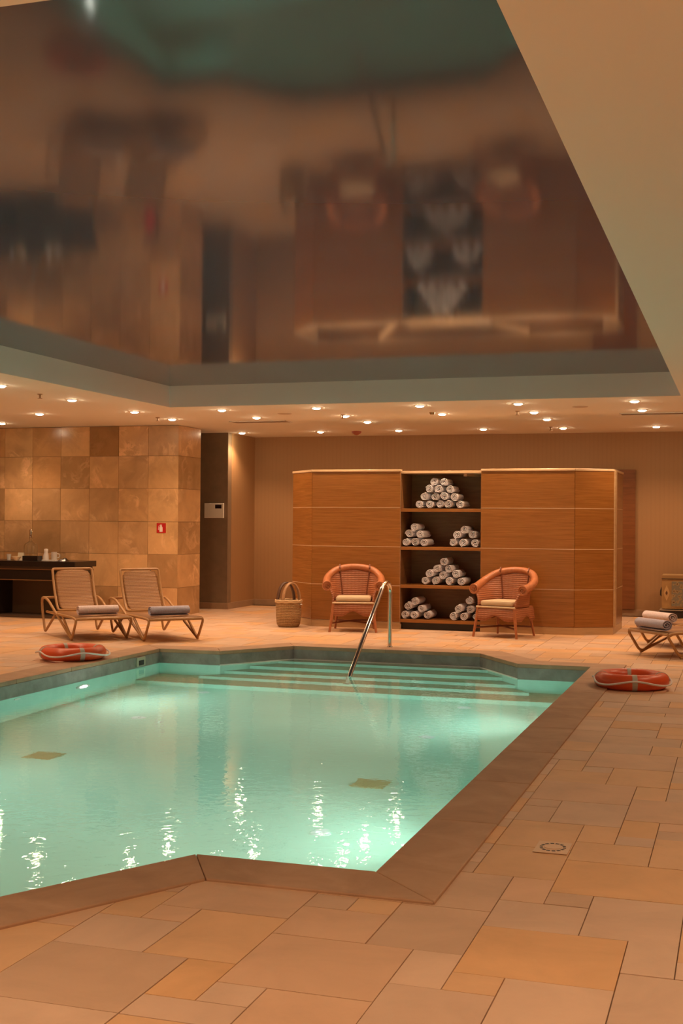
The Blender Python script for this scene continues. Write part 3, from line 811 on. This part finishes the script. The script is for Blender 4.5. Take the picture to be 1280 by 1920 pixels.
lounge_towel((-8.46,14.62), rA, M_towel_p, 'pale grey rolled towel on the lounger in front of the black console', 1.17)
lounge_towel((-7.61,14.88), rA, M_towel_l, 'mauve grey rolled towel on the lounger below the red wall sign', 1.17)
lounge_towel((pC.x,pC.y), rC, M_towel_l, 'mauve grey rolled towel on the nearer lounger at the right edge', 1.34)
lounge_towel((pC.x,pC.y+1.15), rC, M_towel_p, 'pinkish white rolled towel on the farther lounger at the right edge', 1.34)

# ================================================================ LIFE BUOYS
def buoy(label, loc, rz, R0, r0):
    t = thing('life_buoy', label, 'life buoy', loc, rz, 'orange life buoys at the pool edge')
    mb = MB(); mb.tube([(R0*math.cos(a), R0*math.sin(a), r0) for a in [2*PI*i/48 for i in range(48)]], r0, 16, closed=True)
    mb.obj('ring_body', M_orange, t, smooth=True)
    for q in range(4):
        a0 = q*PI/2+.25; mb = MB()
        mb.tube([(R0*math.cos(a), R0*math.sin(a), r0) for a in [a0+i*.05 for i in range(4)]], r0*1.035, 16)
        mb.obj('tape_band', M_tape, t, smooth=True)
    n = 96; pts = []
    for i in range(n):
        a = 2*PI*i/n; ph = (a-.25-.08) % (PI/2)/(PI/2); rad = R0+r0*1.02+.055*math.sin(PI*ph)**2
        z = r0+.02-.5*r0*math.sin(PI*ph)**2
        pts.append((rad*math.cos(a), rad*math.sin(a), max(z, .014)))
    MB().tube(pts, .009, 6, closed=True).obj('grab_rope', M_rope, t, smooth=True)
buoy('orange life buoy with white rope lying at the left pool edge below the loungers', (-6.76,11.74,.013), .5, .285, .068)
buoy('orange life buoy with white rope lying at the far right corner of the pool', (-.94,11.62,.002), -.15, .265, .071)

# ================================================================ HANDRAIL
t = thing('pool_handrail', 'polished steel handrail running down into the pool at the steps', 'handrail', (-3.95,14.22,0))
ps = rounded([(0,0,0),(0,0,.72),(0,-.13,.79),(0,-.32,.745),(0,-1.62,-.17),(0,-1.66,-.62)], .12, 8)
MB().tube(ps, .0255, 14).obj('rail_tube', M_chrome, t, smooth=True)
MB().lathe([(.05,.0),(.05,.008),(.03,.014),(.022,.03)], 20).obj('floor_flange', M_chrome, t, smooth=True)
mb = MB(); mb.lathe([(.05,0),(.05,.008),(.03,.014),(.022,.03)], 20, (0,-1.66,-.64)); mb.obj('step_flange', M_chrome, t, smooth=True)

# ================================================================ BASKET
t = thing('wicker_basket', 'round woven basket with tall arched handles by the left end of the cabinet', 'basket', (-6.07,16.50,0), .85)
t.scale = (.87, .87, 1)
MB().lathe([(0,.005),(.165,.005),(.19,.04),(.205,.15),(.208,.27),(.213,.355),(.202,.355),(.195,.15),(.18,.03),(0,.02)], 28).obj('basket_body', M_basket, t, smooth=True)
mb = MB()
for dz_ in (0, .018): mb.tube([(.212*math.cos(a), .212*math.sin(a), .352+dz_+.004*math.sin(9*a+dz_*170)) for a in [2*PI*i/40 for i in range(40)]], .014, 6, closed=True)
mb.obj('braided_rim', plain('rim_cane', (.56,.38,.2), .7), t, smooth=True)
for y in (-.09, .09):
    rows_ = []
    for i in range(17):
        a = PI*i/16; c_ = (math.cos(a)*.155, y, .34+math.sin(a)*.28)
        rows_.append([(c_[0], y-.038, c_[2]), (c_[0], y+.038, c_[2])])
    MB().grid(rows_).obj('handle', plain('handle_leather', (.42,.24,.12) if y < 0 else (.10,.05,.03), .5), t, smooth=True, solid=.018)
MB().lathe([(0,0),(.02,.0),(.02,.012),(0,.014)], 10, (.12,-.2,.315)).obj('button', M_rope, t)

# ================================================================ CONSOLE TABLE + ITEMS
TT = .858
t = thing('console_table', 'long black lacquered console table with gold lines against the marble wall', 'table', (-10.9,16.7,0))
X0, X1 = -1.6, 1.48
MB().box(X0,X1,-.30,.35,.77,TT).obj('table_top', M_black, t, bevel=.006)
MB().box(X0,X1-.04,-.26,.33,.575,.735).obj('drawer_rail', M_black, t, bevel=.004)
MB().box(X0,X1-.05,-.27,.32,.735,.77).obj('gold_line', plain('dull_dark_gold', (.06,.035,.02), .5), t)  # dark brown strip between table top and drawer rail
MB().box(X0,X1-.03,-.272,-.26,.725,.737).obj('gold_line', M_gold, t)
MB().box(X0,X1-.03,-.275,-.26,.565,.577).obj('gold_line', M_gold, t)
MB().box(X0+.5,X0+1.2,-.265,-.26,.60,.70).obj('drawer', plain('drawer_lacquer', (.03,.02,.016), .3), t)
for x in (X0+.05, -.05, X1-.22):
    MB().box(x,x+.14,-.25,.30,.03,.565).obj('leg', M_black, t, bevel=.006)
MB().box(X0,X1-.02,-.27,.32,.0,.035).obj('base_board', plain('dark_base_wood', (.10,.06,.035), .5), t)
MB().box(-.02,X1-.12,.22,.25,.03,.565).obj('back_panel', plain('brown_back_panel', (.13,.075,.035), .5), t)
def item(name, mb, mat, x, label, cat, y=16.65, smooth=True, z=TT):
    o = mb.obj(name, mat, None, smooth=smooth); o.location = (x, y, z); return tag(o, label, cat)
t = thing('glass_dispenser', 'clear glass bottle with tall steel stopper on the black console', 'bottle', (-10.37,16.72,TT))
MB().lathe([(0,.002),(.10,.002),(.105,.03),(.105,.22),(.09,.25),(.03,.29),(.024,.34),(.024,.36),(.020,.36),(.020,.34),(.027,.29),(.085,.244),(.099,.22),(.099,.03),(.096,.01),(0,.008)], 24).obj('glass_body', M_glass, t, smooth=True)
MB().lathe([(0,.35),(.028,.352),(.028,.36),(.022,.365),(.022,.46),(.016,.475),(0,.48)], 16).obj('stopper', M_chrome, t, smooth=True)
item('paper_cup', MB().lathe([(0,0),(.027,0),(.036,.09),(.039,.092),(.034,.092),(.025,.006),(0,.006)], 16), M_white, -10.71, 'white paper cup at the left end of the black console', 'cup')
t = thing('table_card', 'small cream card standing on the console behind the bowl', 'card', (-10.53,16.68,TT))
mb = MB(); mb.poly([(-.05,0,.0),(.05,0,.0),(.05,.02,.115),(-.05,.02,.115)]); mb.poly([(-.05,.04,.0),(.05,.04,.0),(.05,.02,.115),(-.05,.02,.115)])
mb.obj('folded_card', plain('cream_card', (.85,.78,.6), .7), t, solid=.002)
item('bowl', MB().lathe([(0,0),(.03,0),(.035,.008),(.07,.055),(.076,.064),(.07,.064),(.03,.014),(0,.012)], 20), plain('glazed_bowl', (.75,.66,.48), .3), -10.44, 'small cream bowl on the console in front of the black box', 'bowl', y=16.44)
item('black_box', MB().box(-.14,.12,-.07,.07,0,.075), M_black, -10.22, 'low black box on the console below the tall bottle', 'box', y=16.54, smooth=False)
item('folded_napkin', MB().box(-.17,.12,-.06,.06,0,.014), M_white, -9.99, 'flat white napkin on the console under the shaker', 'napkin', smooth=False)
item('white_shaker', MB().lathe([(0,0),(.042,0),(.045,.02),(.040,.07),(.028,.11),(.03,.12),(.031,.155),(.024,.165),(0,.168)], 18), plain('frosted_white', (.78,.74,.70), .3), -10.06, 'white round shaker bottle on the napkin', 'bottle', z=TT+.0145)
t = thing('white_mug', 'white mug standing right of the shaker on the console', 'mug', (-9.92,16.65,TT+.0145), .4)
MB().lathe([(0,0),(.036,0),(.042,.005),(.044,.12),(.040,.12),(.038,.008),(0,.008)], 18).obj('mug_body', plain('grey_white_glaze', (.6,.55,.5), .3), t, smooth=True)
MB().tube(bez([(.042,0,.095),(.075,0,.085),(.078,0,.045),(.042,0,.03)], 5), .006, 6).obj('mug_handle', M_white, t, smooth=True)
t = thing('drinking_glass', 'faint clear drinking glass near the right end of the console items', 'glass', (-9.80,16.70,TT))
MB().lathe([(0,.0),(.03,.0),(.037,.12),(.034,.12),(.028,.006),(0,.006)], 16).obj('glass_wall', M_glass, t, smooth=True)
t = thing('black_cloth', 'small crumpled black cloth at the right end of the console items', 'cloth', (-9.72,16.60,TT))
mb = MB(); rows_ = []
for i in range(9):
    rr_ = []
    for j in range(9):
        x = (i-4)/4; y = (j-4)/4; h = max(0, 1-x*x)*max(0, 1-y*y)
        rr_.append((x*.09, y*.06, .002+h*(.045+.012*math.sin(5*x+3*y))))
    rows_.append(rr_)
mb.grid(rows_).obj('cloth_fold', M_black, t, smooth=True, subsurf=1)

# ================================================================ WALL ITEMS
t = thing('fire_sign', 'small red fire extinguisher sign with white symbol on the marble wall', 'sign', (-8.571,17.548,1.366))
MB().box(-.078,.078,-.006,0,-.075,.075).obj('sign_plate', M_red, t)
mb = MB(); mb.prism([(-.026,-.06),(.026,-.06),(.026,.01),(.012,.032),(.012,.052),(-.012,.052),(-.012,.032),(-.026,.01)], 0, .003)
MW = plain('sign_white', (.9,.85,.8), .5)
o = mb.obj('sign_symbol', MW, t); o.rotation_euler = (PI/2, 0, 0); o.location = (-.002,-.006,0)
mb = MB(); mb.tube([(-.014,-.008,.045),(-.04,-.008,.03),(-.045,-.008,-.03)], .004, 5); mb.obj('sign_hose', MW, t)
t = thing('fire_extinguisher', 'red fire extinguisher with black hose standing behind the lounger below the red sign', 'fire extinguisher', (-8.72,17.36,0))
MB().lathe([(0,0),(.085,0),(.09,.02),(.09,.44),(.075,.50),(.03,.53),(.025,.56),(0,.56)], 24).obj('cylinder_body', M_red, t, smooth=True)
MB().tube([(-.02,0,.56),(.0,0,.60),(.08,-.01,.66),(.02,0,.69),(-.08,0,.66)], .012, 8).obj('lever', M_rubber, t, smooth=True)
MB().tube(bez([(.0,0,.60),(-.10,-.03,.70),(0,-.05,.735),(.12,-.05,.68),(.15,-.03,.55),(.13,-.03,.30),(.12,-.04,.18)], 6), .014, 8).obj('hose', M_rubber, t, smooth=True)
t = thing('thermostat', 'cream thermostat box with dark display on the dark hallway wall', 'thermostat', (-8.435,19.299,1.655))
MB().box(-.18,.17,-.035,0,-.125,.125).obj('housing', M_thermo, t, bevel=.006)
MB().box(.02,.135,-.038,-.034,.035,.10).obj('display', plain('display_dark', (.02,.01,.01), .2), t)
MB().box(.148,.17,-.039,-.034,-.12,.12).obj('side_strip', plain('thermostat_trim', (.85,.8,.7), .3), t)
MB().lathe([(0,-.0),(.012,.0),(.012,.006),(0,.006)], 12, (-.06,-.04,.0)).obj('knob', M_thermo, t)

# ================================================================ PAINTED CHEST
t = thing('painted_chest', 'ochre chest with painted floral panel on black base at the right picture edge', 'chest', (-.74,20.12,0))
def floral():
    m, nt, b = new_mat('painted_panel'); co = coords(nt, scale=(1,1,1))
    v = N(nt, 'ShaderNodeTexVoronoi', Scale=17); nz = N(nt, 'ShaderNodeTexNoise', Scale=14, Detail=3, Distortion=1.5)
    nt.links.new(co, v.inputs['Vector']); nt.links.new(co, nz.inputs['Vector'])
    ad = N(nt, 'ShaderNodeMath', operation='ADD'); nt.links.new(v.outputs['Distance'], ad.inputs[0]); nt.links.new(nz.outputs['Fac'], ad.inputs[1])
    nt.links.new(ramp(nt, ad.outputs[0], [(.55,(.07,.03,.015)),(.72,(.30,.20,.09)),(.86,(.42,.30,.14)),(1.0,(.22,.20,.14))]), b.inputs['Base Color'])
    b.inputs['Roughness'].default_value = .4; return m
M_och = plain('ochre_lacquer', (.42,.26,.10), .4, noise=.12, nscale=9)
MB().box(-.42,.42,-.24,.24,.175,.64).obj('chest_body', M_och, t, bevel=.006)
MB().box(-.42,.42,-.245,.24,.64,.70).obj('lid', plain('lid_lacquer', (.36,.22,.09), .4), t, bevel=.006)
MB().box(-.422,.422,-.247,-.2,.634,.644).obj('lid_gap', M_rubber, t)
MB().box(-.27,.27,-.252,-.24,.215,.60).obj('painted_panel', floral(), t, bevel=.003)
MB().box(-.45,.45,-.27,.26,.0,.15).obj('black_base', M_black, t, bevel=.006)
MB().box(-.45,.45,-.275,.26,.15,.162).obj('base_edge', plain('worn_edge', (.4,.32,.24), .3), t)
mb = MB(); mb.prism([(0,-.12),(.035,-.04),(.045,0),(.035,.04),(0,.12),(-.035,.04),(-.045,0),(-.035,-.04)], 0, .004)
o = mb.obj('side_motif', plain('motif_ochre', (.60,.40,.18), .4), t); o.rotation_euler = (PI/2,0,0); o.location = (-.345,-.241,.42)
mb = MB(); mb.prism([(0,-.035),(.018,0),(0,.04),(-.018,0)], 0, .004)
o = mb.obj('motif_center', plain('motif_dark', (.12,.05,.02), .4), t); o.rotation_euler = (PI/2,0,0); o.location = (-.345,-.246,.42)
MB().tube([(-.425,-.06,.50),(-.445,-.06,.44),(-.445,-.06,.38),(-.425,-.06,.36)], .012, 7).obj('side_handle', M_rubber, t, smooth=True)

# ================================================================ FLOOR DRAIN
t = thing('floor_drain', 'square cream floor drain with round slotted grate in the right paving', 'floor drain', (-.815,5.76,.001))
MB().box(-.078,.078,-.10,.10,0,.004).obj('drain_plate', plain('drain_cream', (.70,.50,.34), .5), t, bevel=.002)
mb = MB(); mb.lathe([(.040,.0042),(.040,.007),(.0,.007)], 24); mb.obj('drain_disc', plain('disc_cream', (.72,.52,.36), .5), t)
for i in range(14):
    a = 2*PI*i/14; T = Matrix.Translation((.053*math.cos(a), .066*math.sin(a), 0)) @ Matrix.Rotation(a, 4, 'Z')
    mb = MB(); mb.box(-.007,.007,-.0085,.0085,.003,.0046, T); mb.obj('slot', M_rubber, t)
